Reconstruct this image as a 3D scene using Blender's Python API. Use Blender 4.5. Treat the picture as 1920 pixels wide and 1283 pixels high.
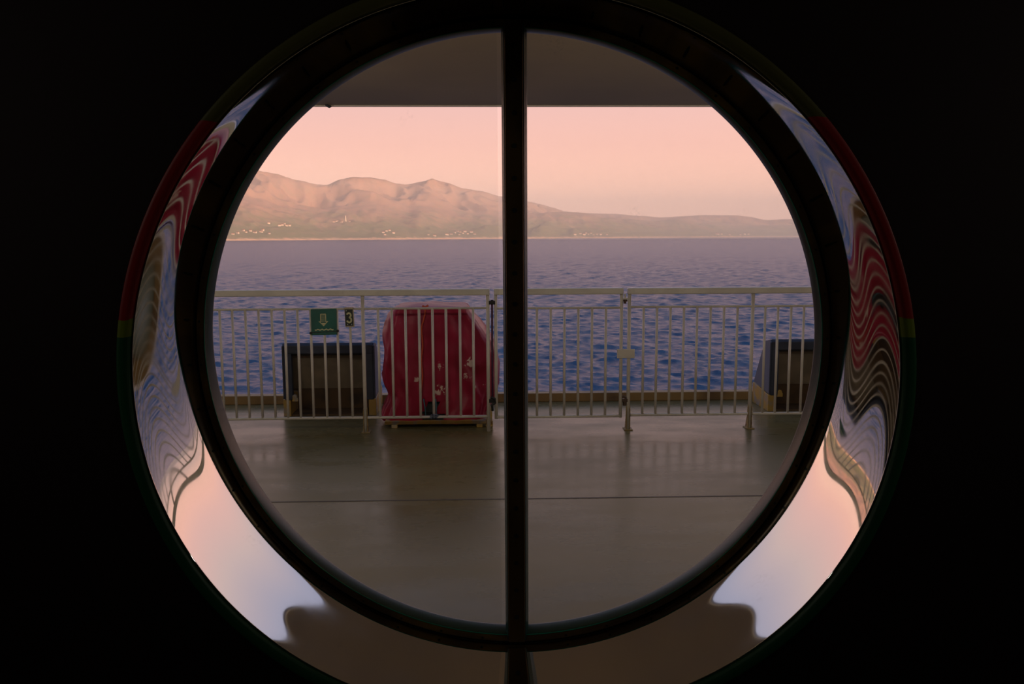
import bpy, bmesh, math, random
from mathutils import Vector, Matrix, noise
random.seed(7)
for o in list(bpy.data.objects): bpy.data.objects.remove(o)
SC = bpy.context.scene
COL = SC.collection
rad = math.radians

# ------------------------------------------------------------------ camera
F, CX, CY = 1584.0, 960.0, 641.5
HC = 1.450                                   # eye height over the deck
PITCH, YAW, ROLL = rad(7.0941), rad(1.6811), rad(-0.2431)
fw = Vector((math.sin(YAW)*math.cos(PITCH), math.cos(YAW)*math.cos(PITCH), -math.sin(PITCH)))
rt = Vector((math.cos(YAW), -math.sin(YAW), 0))
up = rt.cross(fw)
CR = rt*math.cos(ROLL) + up*math.sin(ROLL)
CU = -rt*math.sin(ROLL) + up*math.cos(ROLL)
cd = bpy.data.cameras.new('camera'); cam = bpy.data.objects.new('camera', cd); COL.objects.link(cam)
cd.sensor_width = 36.0; cd.lens = 36.0*F/1920.0; cd.clip_start = 0.02; cd.clip_end = 60000
m = Matrix((CR, CU, -fw)).transposed().to_4x4(); m.translation = Vector((0, 0, HC))
cam.matrix_world = m
SC.camera = cam

def ray(px, py):
    return fw + CR*((px-CX)/F) - CU*((py-CY)/F)
def onY(px, py, Y):
    d = ray(px, py); return Vector((0, 0, HC)) + d*(Y/d.y)
def onZ(px, py, z=0.0):
    d = ray(px, py); return Vector((0, 0, HC)) + d*((z-HC)/d.z)

# ------------------------------------------------------------------ world, sun, exposure
SC.view_settings.view_transform = 'Standard'
SC.view_settings.look = 'None'
SC.view_settings.gamma = 1.0
SC.view_settings.use_curve_mapping = False
SC.view_settings.exposure = 0.0
def lin(r, g, b):
    f = lambda c: (c/255/12.92) if c/255 <= .04045 else ((c/255+.055)/1.055)**2.4
    return (f(r), f(g), f(b), 1)
W = bpy.data.worlds.new('sky'); SC.world = W; W.use_nodes = True
nt = W.node_tree; nt.nodes.clear()
wo = nt.nodes.new('ShaderNodeOutputWorld'); bg = nt.nodes.new('ShaderNodeBackground')
tc = nt.nodes.new('ShaderNodeTexCoord'); sx = nt.nodes.new('ShaderNodeSeparateXYZ')
asn = nt.nodes.new('ShaderNodeMath'); asn.operation = 'ARCSINE'
mr = nt.nodes.new('ShaderNodeMapRange'); mr.inputs[1].default_value = rad(-10); mr.inputs[2].default_value = rad(90)
cr = nt.nodes.new('ShaderNodeValToRGB')
nt.links.new(tc.outputs['Generated'], sx.inputs[0]); nt.links.new(sx.outputs[2], asn.inputs[0])
nt.links.new(asn.outputs[0], mr.inputs[0]); nt.links.new(mr.outputs[0], cr.inputs[0])
nt.links.new(cr.outputs[0], bg.inputs[0]); nt.links.new(bg.outputs[0], wo.inputs[0])
stops = [(-10, (110, 98, 104)), (-1, (228, 174, 152)), (1.0, (250, 190, 164)), (3.5, (250, 191, 168)), (6.0, (240, 186, 171)), (9, (226, 182, 175)),
         (16, (202, 180, 179)), (25, (160, 160, 182)), (38, (106, 128, 168)), (60, (84, 106, 154)), (90, (70, 92, 142))]
els = cr.color_ramp.elements
for i, (e, c) in enumerate(stops):
    el = els[i] if i < 2 else els.new(0.5)
    el.position = (e+10)/100; q_ = {-1: 1.1, 1.0: 1.2, 3.5: 1.08}.get(e, 1.0); cc = lin(*c); el.color = (cc[0]*q_, cc[1]*q_, cc[2]*q_, 1)
bg.inputs[1].default_value = 1.27
sd = bpy.data.lights.new('sun', 'SUN'); sun = bpy.data.objects.new('sun', sd); COL.objects.link(sun)
sd.energy = 5.4; sd.color = (1.0, 0.62, 0.40); sd.angle = rad(0.6)
sun.rotation_euler = Vector((-0.80, 0.56, -0.22)).to_track_quat('-Z', 'Y').to_euler()
sun.location = (30, -30, 20)

# ------------------------------------------------------------------ materials
def mat(name, col, rough=0.5, metal=0.0, spec=0.5, var=0.0, vscale=6.0, vcol=None, bump=0.0, bscale=30.0, coat=0.0, stretch=(1, 1, 1), detail=4):
    m = bpy.data.materials.new(name); m.use_nodes = True
    n = m.node_tree.nodes; l = m.node_tree.links; b = n['Principled BSDF']
    c = lin(*col)
    b.inputs['Base Color'].default_value = c
    b.inputs['Roughness'].default_value = rough
    b.inputs['Metallic'].default_value = metal
    b.inputs['Specular IOR Level'].default_value = spec
    b.inputs['Coat Weight'].default_value = coat
    tcn = n.new('ShaderNodeTexCoord'); mp = n.new('ShaderNodeMapping'); mp.inputs['Scale'].default_value = stretch
    l.new(tcn.outputs['Object'], mp.inputs[0])
    if var > 0 or vcol:
        nz = n.new('ShaderNodeTexNoise'); nz.inputs['Scale'].default_value = vscale; nz.inputs['Detail'].default_value = detail
        l.new(mp.outputs[0], nz.inputs[0])
        r = n.new('ShaderNodeValToRGB'); l.new(nz.outputs[0], r.inputs[0])
        r.color_ramp.elements[0].position = 0.42 if not vcol else 0.5; r.color_ramp.elements[1].position = 0.62 if not vcol else 0.66
        k = 1-var
        r.color_ramp.elements[0].color = (c[0]*k, c[1]*k, c[2]*k, 1) if not vcol else c
        r.color_ramp.elements[1].color = c if not vcol else lin(*vcol)
        l.new(r.outputs[0], b.inputs['Base Color'])
    if bump > 0:
        nz2 = n.new('ShaderNodeTexNoise'); nz2.inputs['Scale'].default_value = bscale; nz2.inputs['Detail'].default_value = 5
        l.new(mp.outputs[0], nz2.inputs[0])
        bp = n.new('ShaderNodeBump'); bp.inputs['Strength'].default_value = bump; bp.inputs['Distance'].default_value = 0.01
        l.new(nz2.outputs[0], bp.inputs['Height']); l.new(bp.outputs[0], b.inputs['Normal'])
    return m
M = {}
M['rail'] = mat('rail_paint', (214, 208, 196), .4, var=.12, vscale=8, bump=.15, bscale=60)
M['railrust'] = mat('rusty_foot_paint', (150, 130, 82), .6, vcol=(92, 60, 38), vscale=30, bump=.4, bscale=80)
M['deck'] = None
M['kerb'] = mat('ochre_kerb_paint', (150, 118, 66), .55, vcol=(96, 70, 42), vscale=2.2, bump=.2, bscale=20)
M['soffit'] = mat('soffit_paint', (206, 184, 142), .5, var=.12, vscale=1.2)
M['soffitedge'] = mat('soffit_edge_paint', (215, 205, 195), .5, var=.05)
M['hull'] = mat('white_hull_paint', (232, 226, 212), .5, var=.05, vscale=2)
M['navy'] = mat('navy_paint', (46, 54, 68), .5, vcol=(34, 38, 46), vscale=6, bump=.2, bscale=40)
M['slate'] = mat('slate_blue_paint', (86, 96, 114), .5, var=.1, vscale=4)
M['boxin'] = mat('hood_inside', (142, 128, 106), .7, var=.3, vscale=6)
M['boxdark'] = mat('hood_inside_rust', (84, 62, 34), .8, vcol=(50, 38, 24), vscale=7)
M['yellow'] = mat('worn_yellow_paint', (170, 138, 62), .55, vcol=(138, 134, 128), vscale=13, bump=.3, bscale=50)
M['darkgrey'] = mat('grey_canvas', (62, 64, 62), .8, var=.3, vscale=9)
M['black'] = mat('black_rubber', (16, 16, 17), .5)
M['rust'] = mat('rusty_bolt_metal', (84, 66, 54), .6, metal=.3, vcol=(52, 34, 26), vscale=60)
M['rope_purple'] = mat('purple_cord', (74, 34, 66), .7)
M['rope_orange'] = mat('orange_rope', (190, 72, 34), .7)
M['rope_teal'] = mat('teal_rope', (60, 104, 116), .7)
M['rope_blue'] = mat('grey_blue_rope', (96, 104, 120), .8)
M['signgreen'] = mat('green_sign', (12, 98, 88), .4, var=.25, vscale=9)
M['signblack'] = mat('black_sign', (22, 30, 26), .45)
M['signink'] = mat('sign_ink', (206, 204, 158), .5, var=.2, vscale=90)
M['signframe'] = mat('beige_sign_frame', (172, 158, 132), .5)
M['rivet'] = mat('bright_rivet', (170, 185, 180), .3, metal=.6)
M['steel'] = None
M['gasket'] = mat('dark_teal_gasket', (26, 70, 70), .33, var=.25, vscale=20, bump=.08, bscale=90)
M['groove'] = mat('groove_black', (8, 9, 9), .7)
M['bead'] = mat('bronze_bead', (92, 70, 46), .36, metal=.4, vcol=(128, 98, 36), vscale=7)
M['beadgreen'] = mat('green_bead', (8, 54, 42), .28)
M['flange'] = mat('outer_flange_paint', (150, 150, 160), .5, var=.12, vscale=30)
M['bronze'] = mat('bronze_bar', (104, 78, 44), .38, metal=.5, var=.3, vscale=9, stretch=(1, 1, .25))
M['screw'] = mat('screw_head', (60, 62, 56), .35, metal=.8)
M['inwall'] = None
M['infloor'] = mat('dark_carpet', (26, 18, 18), .9)
M['inceil'] = mat('dark_ceiling_panel', (24, 26, 22), .8)
M['lampdark'] = mat('dark_fitting', (40, 48, 58), .5, var=.2, vscale=20)
M['house'] = mat('pale_render', (250, 226, 200), .8, var=.06, vscale=.2)
M['roof'] = mat('clay_roof', (176, 108, 80), .8)

def nodes_of(m):
    return m.node_tree.nodes, m.node_tree.links, m.node_tree.nodes['Principled BSDF']

# polished steel of the reveal: fine ring-wise brushing and faint smears
ms = mat('polished_steel', (236, 232, 228), .03, metal=1.0); n, l, b = nodes_of(ms)
t = n.new('ShaderNodeTexCoord'); mp = n.new('ShaderNodeMapping'); mp.inputs['Scale'].default_value = (1, 1, 1)
nz = n.new('ShaderNodeTexNoise'); nz.inputs['Scale'].default_value = 7; nz.inputs['Detail'].default_value = 6
r = n.new('ShaderNodeMapRange'); r.inputs[1].default_value = .35; r.inputs[2].default_value = .75; r.inputs[3].default_value = .015; r.inputs[4].default_value = .07
l.new(t.outputs['Object'], mp.inputs[0]); l.new(mp.outputs[0], nz.inputs[0]); l.new(nz.outputs[0], r.inputs[0]); l.new(r.outputs[0], b.inputs['Roughness'])
M['steel'] = ms

# inside wall: green-black above, red-black below
mi = mat('cabin_wall_two_tone', (26, 28, 22), .75, spec=.2); n, l, b = nodes_of(mi)
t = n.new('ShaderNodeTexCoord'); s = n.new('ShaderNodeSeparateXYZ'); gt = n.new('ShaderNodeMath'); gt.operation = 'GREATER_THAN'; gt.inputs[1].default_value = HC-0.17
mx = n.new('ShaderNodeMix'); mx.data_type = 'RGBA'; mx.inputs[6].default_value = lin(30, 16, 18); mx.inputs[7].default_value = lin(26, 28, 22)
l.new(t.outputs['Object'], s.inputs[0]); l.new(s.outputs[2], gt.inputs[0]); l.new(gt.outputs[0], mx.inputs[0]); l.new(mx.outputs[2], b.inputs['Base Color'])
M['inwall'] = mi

# deck paint: glossy beige-brown with worn and wetter patches
md = mat('deck_paint', (150, 132, 104), .3, spec=.2); n, l, b = nodes_of(md)
t = n.new('ShaderNodeTexCoord'); mp = n.new('ShaderNodeMapping'); mp.inputs['Scale'].default_value = (.55, 1.2, 1)
l.new(t.outputs['Object'], mp.inputs[0])
nz = n.new('ShaderNodeTexNoise'); nz.inputs['Scale'].default_value = 2.2; nz.inputs['Detail'].default_value = 7; nz.inputs['Roughness'].default_value = .65
l.new(mp.outputs[0], nz.inputs[0])
r = n.new('ShaderNodeMapRange'); r.inputs[1].default_value = .3; r.inputs[2].default_value = .7; r.inputs[3].default_value = .18; r.inputs[4].default_value = .40
l.new(nz.outputs[0], r.inputs[0]); l.new(r.outputs[0], b.inputs['Roughness'])
c = n.new('ShaderNodeValToRGB'); c.color_ramp.elements[0].position = .3; c.color_ramp.elements[1].position = .72
c.color_ramp.elements[0].color = lin(102, 92, 56); c.color_ramp.elements[1].color = lin(124, 112, 74)
nz3 = n.new('ShaderNodeTexNoise'); nz3.inputs['Scale'].default_value = 1.1; nz3.inputs['Detail'].default_value = 8
l.new(mp.outputs[0], nz3.inputs[0]); l.new(nz3.outputs[0], c.inputs[0]); l.new(c.outputs[0], b.inputs['Base Color'])
nz2 = n.new('ShaderNodeTexNoise'); nz2.inputs['Scale'].default_value = 5; nz2.inputs['Detail'].default_value = 4
bp = n.new('ShaderNodeBump'); bp.inputs['Strength'].default_value = .25; bp.inputs['Distance'].default_value = .004
l.new(t.outputs['Object'], nz2.inputs[0]); l.new(nz2.outputs[0], bp.inputs['Height']); l.new(bp.outputs[0], b.inputs['Normal'])
M['deck'] = md

# sea
mw = mat('sea_water', (22, 58, 98), .26, spec=.5); n, l, b = nodes_of(mw)
b.inputs['IOR'].default_value = 1.22
t = n.new('ShaderNodeTexCoord')
def wn(scale, sx_, sy_, det, rough):
    mp = n.new('ShaderNodeMapping'); mp.inputs['Scale'].default_value = (sx_, sy_, 1); mp.inputs['Rotation'].default_value = (0, 0, .12)
    l.new(t.outputs['Object'], mp.inputs[0])
    z = n.new('ShaderNodeTexNoise'); z.inputs['Scale'].default_value = scale; z.inputs['Detail'].default_value = det; z.inputs['Roughness'].default_value = rough
    l.new(mp.outputs[0], z.inputs[0]); return z
a1 = wn(1.6, .7, 1.0, 6, .65); a2 = wn(.09, .6, 1.0, 3, .5)
m1 = n.new('ShaderNodeMath'); m1.operation = 'MULTIPLY'; m1.inputs[1].default_value = 2.4; l.new(a2.outputs[0], m1.inputs[0])
m2 = n.new('ShaderNodeMath'); m2.operation = 'ADD'; l.new(a1.outputs[0], m2.inputs[0]); l.new(m1.outputs[0], m2.inputs[1])
bp = n.new('ShaderNodeBump'); bp.inputs['Strength'].default_value = 1.0; bp.inputs['Distance'].default_value = .22
l.new(m2.outputs[0], bp.inputs['Height']); l.new(bp.outputs[0], b.inputs['Normal'])
M['sea'] = mw

# land: pale cliff rock at the waterline, sage scrub on the lower slopes, bare brown-pink rock higher up
def landmat(name, scrub, rock, cliff, zc):
    ml = mat(name, scrub, .9, spec=.1); n, l, b = nodes_of(ml)
    t = n.new('ShaderNodeTexCoord'); s = n.new('ShaderNodeSeparateXYZ'); l.new(t.outputs['Object'], s.inputs[0])
    z1 = n.new('ShaderNodeTexNoise'); z1.inputs['Scale'].default_value = .004; z1.inputs['Detail'].default_value = 8; l.new(t.outputs['Object'], z1.inputs[0])
    z2 = n.new('ShaderNodeTexNoise'); z2.inputs['Scale'].default_value = .02; z2.inputs['Detail'].default_value = 6; l.new(t.outputs['Object'], z2.inputs[0])
    ad = n.new('ShaderNodeMath'); ad.operation = 'MULTIPLY_ADD'; ad.inputs[1].default_value = 260; l.new(z1.outputs[0], ad.inputs[0]); l.new(s.outputs[2], ad.inputs[2])
    r1 = n.new('ShaderNodeMapRange'); r1.inputs[1].default_value = 190; r1.inputs[2].default_value = 330; l.new(ad.outputs[0], r1.inputs[0])
    mx = n.new('ShaderNodeMix'); mx.data_type = 'RGBA'; mx.inputs[6].default_value = lin(*scrub); mx.inputs[7].default_value = lin(*rock)
    ma = n.new('ShaderNodeMath'); ma.operation = 'MULTIPLY_ADD'; ma.inputs[1].default_value = 1.6; mb = n.new('ShaderNodeMath'); mb.operation = 'SUBTRACT'; mb.inputs[1].default_value = .5; mb.use_clamp = False
    l.new(z2.outputs[0], mb.inputs[0]); l.new(mb.outputs[0], ma.inputs[0]); l.new(r1.outputs[0], ma.inputs[2]); ma.use_clamp = True; l.new(ma.outputs[0], mx.inputs[0])
    a3 = n.new('ShaderNodeMath'); a3.operation = 'MULTIPLY_ADD'; a3.inputs[1].default_value = 38; l.new(z2.outputs[0], a3.inputs[0]); l.new(s.outputs[2], a3.inputs[2])
    r2 = n.new('ShaderNodeMapRange'); r2.inputs[1].default_value = zc+10; r2.inputs[2].default_value = zc; l.new(a3.outputs[0], r2.inputs[0])
    m2 = n.new('ShaderNodeMix'); m2.data_type = 'RGBA'; m2.inputs[7].default_value = lin(*cliff); l.new(mx.outputs[2], m2.inputs[6]); l.new(r2.outputs[0], m2.inputs[0])
    l.new(m2.outputs[2], b.inputs['Base Color']); return ml
M['land'] = landmat('scrub_and_rock', (134, 132, 100), (186, 144, 122), (232, 188, 150), 13)

# red weathered tarpaulin with flaked pale spots
mt = mat('red_tarpaulin', (150, 16, 48), .42, spec=.28); n, l, b = nodes_of(mt)
t = n.new('ShaderNodeTexCoord')
nz = n.new('ShaderNodeTexNoise'); nz.inputs['Scale'].default_value = 5; nz.inputs['Detail'].default_value = 6; l.new(t.outputs['Object'], nz.inputs[0])
rr = n.new('ShaderNodeValToRGB'); rr.color_ramp.elements[0].position = .35; rr.color_ramp.elements[1].position = .7
rr.color_ramp.elements[0].color = lin(132, 8, 38); rr.color_ramp.elements[1].color = lin(160, 24, 60); l.new(nz.outputs[0], rr.inputs[0])
nf = n.new('ShaderNodeTexNoise'); nf.inputs['Scale'].default_value = 26; nf.inputs['Detail'].default_value = 5; nf.inputs['Roughness'].default_value = .75; l.new(t.outputs['Object'], nf.inputs[0])
prev = None
SPOT_NODES = []
COVER_SPOTS = [(826, 688, .028), (828, 730, .026), (822, 736, .02), (882, 680, .028), (901, 722, .02), (781, 712, .022), (876, 708, .018)]
for (px, py, rr_) in COVER_SPOTS:
    P = onY(px, py, 6.39)
    d = n.new('ShaderNodeVectorMath'); d.operation = 'DISTANCE'; d.inputs[1].default_value = P; l.new(t.outputs['Object'], d.inputs[0])
    a = n.new('ShaderNodeMath'); a.operation = 'MULTIPLY_ADD'; a.inputs[1].default_value = .22; l.new(nf.outputs[0], a.inputs[0]); l.new(d.outputs['Value'], a.inputs[2])
    c = n.new('ShaderNodeMath'); c.operation = 'LESS_THAN'; c.inputs[1].default_value = rr_+.105; l.new(a.outputs[0], c.inputs[0])
    if prev is None: prev = c
    else:
        mm = n.new('ShaderNodeMath'); mm.operation = 'MAXIMUM'; l.new(prev.outputs[0], mm.inputs[0]); l.new(c.outputs[0], mm.inputs[1]); prev = mm
mx = n.new('ShaderNodeMix'); mx.data_type = 'RGBA'; mx.inputs[7].default_value = lin(205, 178, 165)
l.new(prev.outputs[0], mx.inputs[0]); l.new(rr.outputs[0], mx.inputs[6]); l.new(mx.outputs[2], b.inputs['Base Color'])
M['tarp'] = mt

# glass: thin clear pane, a few specks of dried salt
mg = bpy.data.materials.new('window_glass'); mg.use_nodes = True; n = mg.node_tree.nodes; l = mg.node_tree.links; n.clear()
out = n.new('ShaderNodeOutputMaterial'); tr = n.new('ShaderNodeBsdfTransparent'); tr.inputs[0].default_value = (.985, .985, .985, 1)
gl = n.new('ShaderNodeBsdfGlossy'); gl.inputs['Roughness'].default_value = 0.0; mx = n.new('ShaderNodeMixShader'); mx.inputs[0].default_value = .025
df = n.new('ShaderNodeBsdfDiffuse'); df.inputs[0].default_value = (.8, .8, .8, 1); mx2 = n.new('ShaderNodeMixShader')
t = n.new('ShaderNodeTexCoord'); nz = n.new('ShaderNodeTexNoise'); nz.inputs['Scale'].default_value = 130; nz.inputs['Detail'].default_value = 2; nz2 = n.new('ShaderNodeTexNoise'); nz2.inputs['Scale'].default_value = 9
l.new(t.outputs['Object'], nz.inputs[0]); l.new(t.outputs['Object'], nz2.inputs[0])
ml_ = n.new('ShaderNodeMath'); ml_.operation = 'MULTIPLY'; l.new(nz.outputs[0], ml_.inputs[0]); l.new(nz2.outputs[0], ml_.inputs[1])
r = n.new('ShaderNodeMapRange'); r.inputs[1].default_value = .38; r.inputs[2].default_value = .5; r.inputs[3].default_value = .012; r.inputs[4].default_value = .07; l.new(ml_.outputs[0], r.inputs[0])
l.new(tr.outputs[0], mx.inputs[1]); l.new(gl.outputs[0], mx.inputs[2]); l.new(mx.outputs[0], mx2.inputs[1]); l.new(df.outputs[0], mx2.inputs[2]); l.new(r.outputs[0], mx2.inputs[0]); l.new(mx2.outputs[0], out.inputs[0])
M['glass'] = mg

# ------------------------------------------------------------------ mesh helpers
def obj(name, bm, mt_, parent=None, smooth=False, bevel=0.0, loc=None):
    me = bpy.data.meshes.new(name)
    bmesh.ops.recalc_face_normals(bm, faces=bm.faces[:]) if len(bm.faces) else None
    bm.to_mesh(me); bm.free()
    o = bpy.data.objects.new(name, me); COL.objects.link(o)
    if mt_ is not None: me.materials.append(mt_)
    if smooth:
        for p in me.polygons: p.use_smooth = True
    if bevel > 0:
        bv = o.modifiers.new('bevel', 'BEVEL'); bv.width = bevel; bv.segments = 2; bv.limit_method = 'ANGLE'
    if parent is not None: o.parent = parent
    return o
def empty(name, loc=(0, 0, 0)):
    o = bpy.data.objects.new(name, None); COL.objects.link(o); o.location = loc; o.empty_display_size = .1
    return o
def tag(o, label=None, cat=None, group=None, kind=None):
    if label: o['label'] = label
    if cat: o['category'] = cat
    if group: o['group'] = group
    if kind: o['kind'] = kind
    return o
def box(bm, x0, x1, y0, y1, z0, z1):
    v = [bm.verts.new((x, y, z)) for x in (x0, x1) for y in (y0, y1) for z in (z0, z1)]
    for f in ((0, 1, 3, 2), (4, 6, 7, 5), (0, 4, 5, 1), (2, 3, 7, 6), (0, 2, 6, 4), (1, 5, 7, 3)): bm.faces.new([v[i] for i in f])
def prism(bm, pts, axis, a, c):
    """extrude polygon pts (2-tuples) along axis from a to c"""
    def mk(p, t):
        return {'x': (t, p[0], p[1]), 'y': (p[0], t, p[1]), 'z': (p[0], p[1], t)}[axis]
    A = [bm.verts.new(mk(p, a)) for p in pts]; B = [bm.verts.new(mk(p, c)) for p in pts]
    bm.faces.new(A); bm.faces.new(B[::-1])
    for i in range(len(pts)):
        j = (i+1) % len(pts); bm.faces.new((A[i], B[i], B[j], A[j]))
def tube(bm, pts, r, seg=8, cap=True):
    pts = [Vector(p) for p in pts]; rings = []
    prevn = None
    for i, p in enumerate(pts):
        d = (pts[min(i+1, len(pts)-1)]-pts[max(i-1, 0)]).normalized()
        ref = prevn if prevn is not None else (Vector((0, 0, 1)) if abs(d.z) < .9 else Vector((1, 0, 0)))
        u = (ref - d*ref.dot(d)).normalized(); prevn = u; w = d.cross(u)
        rr = r[i] if isinstance(r, (list, tuple)) else r
        rings.append([bm.verts.new(p+u*math.cos(2*math.pi*k/seg)*rr+w*math.sin(2*math.pi*k/seg)*rr) for k in range(seg)])
    for a, c in zip(rings, rings[1:]):
        for k in range(seg): bm.faces.new((a[k], a[(k+1) % seg], c[(k+1) % seg], c[k]))
    if cap: bm.faces.new(rings[0][::-1]); bm.faces.new(rings[-1])
def B(): return bmesh.new()

# ------------------------------------------------------------------ the round window
# window axes: local +Y points outdoors; local origin at the eye's height reference, all in metres
Y1, Y2, R2 = 2.114374, 2.502722, 0.963704
XW, ZW, XW1, ZW1 = -0.083935, -0.507321, -0.068333, -0.492387
KAP, TAU = rad(3.431865), rad(3.689574)
PR = dict(A=[0.095984, -0.302361, 0.498113, -0.395762, 0.114343], B=[0.034882, -0.129082, 0.170178, -0.062801], C=[0.024708, -0.124469, 0.135748, -0.061353], S=[-0.003537, -0.032324, 0.027432], E=[-0.003587, 0.013035, -0.011899])
K = R2/0.7207                                # size of the frame section
WMX = (Matrix(((math.cos(KAP), math.sin(KAP), 0), (-math.sin(KAP), math.cos(KAP), 0), (0, 0, 1))) @
       Matrix(((1, 0, 0), (0, math.cos(TAU), -math.sin(TAU)), (0, math.sin(TAU), math.cos(TAU))))).to_4x4()
WMX.translation = Vector((0, 0, HC))
def spl(v, s):
    return sum(c_*s**(i+1) for i, c_ in enumerate(v))
def rev_r(s, th):
    c, n_ = math.cos(th), math.sin(th); c2 = 2*c*c-1
    return R2+spl(PR['A'], s)+spl(PR['B'], s)*c2+spl(PR['C'], s)*n_+spl(PR['S'], s)*(3*n_-4*n_**3)+spl(PR['E'], s)*(2*c2*c2-1)
def rev_p(s, th, dr=0.0, dy=0.0):
    r_ = rev_r(s, th)+dr
    return Vector((XW+(XW1-XW)*s+r_*math.cos(th), Y2+(Y1-Y2)*s+dy, ZW+(ZW1-ZW)*s+r_*math.sin(th)))
win = empty('window_1'); win.matrix_world = WMX; tag(win, 'round window with a polished steel reveal, dark frame and one upright bar', 'window', kind='structure')
NS = 384
def loft(name, fn, rows, m_, smooth=True, parent=win):
    bm = B(); R = []
    for i in range(rows): R.append([bm.verts.new(fn(i/(rows-1), 2*math.pi*k/NS)) for k in range(NS)])
    for a, c in zip(R, R[1:]):
        for k in range(NS): bm.faces.new((a[k], a[(k+1) % NS], c[(k+1) % NS], c[k]))
    return obj(name, bm, m_, parent, smooth)
loft('reveal', lambda s, th: rev_p(s, th), 90, M['steel'])
def lathe(name, prof, m_, parent=win, smooth=True):
    bm = B(); R = []
    for (dy, r_) in [(K*d_, R2+K*e_) for (d_, e_) in prof]: R.append([bm.verts.new((XW+r_*math.cos(2*math.pi*k/NS), Y2+dy, ZW+r_*math.sin(2*math.pi*k/NS))) for k in range(NS)])
    for a, c in zip(R, R[1:]):
        for k in range(NS): bm.faces.new((a[k], a[(k+1) % NS], c[(k+1) % NS], c[k]))
    return obj(name, bm, m_, parent, smooth)
# thin rolled lip and the trim ring round the reveal, on the cabin side
def lip(s, th):
    a = s*math.pi
    return rev_p(1, th, K*(.0016-.0016*math.cos(a)), -K*.002*math.sin(a))
loft('reveal_lip', lip, 7, M['steel'])
mtr = mat('light_tinted_trim', (60, 62, 20), .45, spec=.4); n, l, b = nodes_of(mtr)
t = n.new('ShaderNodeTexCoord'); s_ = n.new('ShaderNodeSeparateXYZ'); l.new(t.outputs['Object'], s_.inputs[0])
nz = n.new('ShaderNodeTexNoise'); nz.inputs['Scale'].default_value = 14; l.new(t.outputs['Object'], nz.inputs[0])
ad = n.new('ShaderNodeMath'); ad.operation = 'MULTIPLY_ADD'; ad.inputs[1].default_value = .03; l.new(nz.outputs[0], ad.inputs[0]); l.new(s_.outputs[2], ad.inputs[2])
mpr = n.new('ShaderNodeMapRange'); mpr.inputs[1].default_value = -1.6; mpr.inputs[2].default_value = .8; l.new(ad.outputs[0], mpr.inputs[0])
cr2 = n.new('ShaderNodeValToRGB'); cr2.color_ramp.interpolation = 'CONSTANT'; l.new(mpr.outputs[0], cr2.inputs[0])  # constant bands: dim-light tints put into the trim's colour by height
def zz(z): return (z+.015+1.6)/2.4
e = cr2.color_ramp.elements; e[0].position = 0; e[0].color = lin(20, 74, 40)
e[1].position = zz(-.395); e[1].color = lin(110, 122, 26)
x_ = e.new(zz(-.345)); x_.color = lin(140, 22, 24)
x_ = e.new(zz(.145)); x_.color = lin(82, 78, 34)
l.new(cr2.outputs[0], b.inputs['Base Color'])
def trim(s, th):
    # quarter-round slope rising away from the reveal
    pts = [(.0032, 0.0), (.0046, -.005), (.0080, -.0095), (.0135, -.0130), (.0205, -.0145), (.0255, -.0140), (.0262, -.0090)]
    x = s*(len(pts)-1); i = min(int(x), len(pts)-2); u = x-i
    a, c = pts[i], pts[i+1]
    return rev_p(1, th, K*(a[0]+(c[0]-a[0])*u), K*(a[1]+(c[1]-a[1])*u))
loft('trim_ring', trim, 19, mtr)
# dark frame: gasket, groove, bronze bead, green inner bead, outdoor flange
lathe('gasket', [(-.001, +.0012), (.002, -.0004), (.016, -.0008), (.018, -.0020), (.018, -.0048), (.006, -.0052)], M['groove'])
lathe('bead', [(.006, -.0048), (.0010, -.0052), (-.0012, -.0072), (-.0016, -.0120), (-.0012, -.0200), (.0008, -.0218)], M['bead'])
lathe('edge_highlight', [(.0008, -.0217), (-.0008, -.0223), (-.0004, -.0230), (.0014, -.0236)], mat('teal_highlight', (30, 130, 108), .25))  # thin lighter teal ring: edge highlight put into the colour
lathe('inner_bead', [(.0012, -.0235), (.004, -.0246), (.038, -.0262), (.042, -.0262)], M['beadgreen'])
lathe('outer_flange', [(.041, -.0258), (.046, -.0258), (.056, -.0200), (.076, -.0060), (.092, .004), (.092, +.055), (.080, +.060)], M['flange'])
# screws round the bead
scr = B()
for k in range(44):
    th = 2*math.pi*(k+.3)/44
    rs = R2-.0125*K
    c0 = Vector((XW+rs*math.cos(th), Y2-.001, ZW+rs*math.sin(th)))
    tube(scr, [c0+Vector((0, -.001*K, 0)), c0+Vector((0, -.0022*K, 0))], .0030*K, 10)
obj('frame_screws', scr, M['screw'], win)
# panes
def half(side):
    bm = B(); pts = []
    w = .0250*K
    R_ = R2-.0255*K
    a0 = math.acos(w/R_)
    N = 64
    for k in range(N+1):
        a = -a0+2*a0*k/N
        pts.append((XW+side*R_*math.cos(a), ZW+R_*math.sin(a)))
    prism(bm, pts, 'y', Y2+.0300*K, Y2+.0300*K+.010)
    return bm
obj('glass_pane', half(-1), M['glass'], win); obj('glass_pane', half(1), M['glass'], win)
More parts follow.
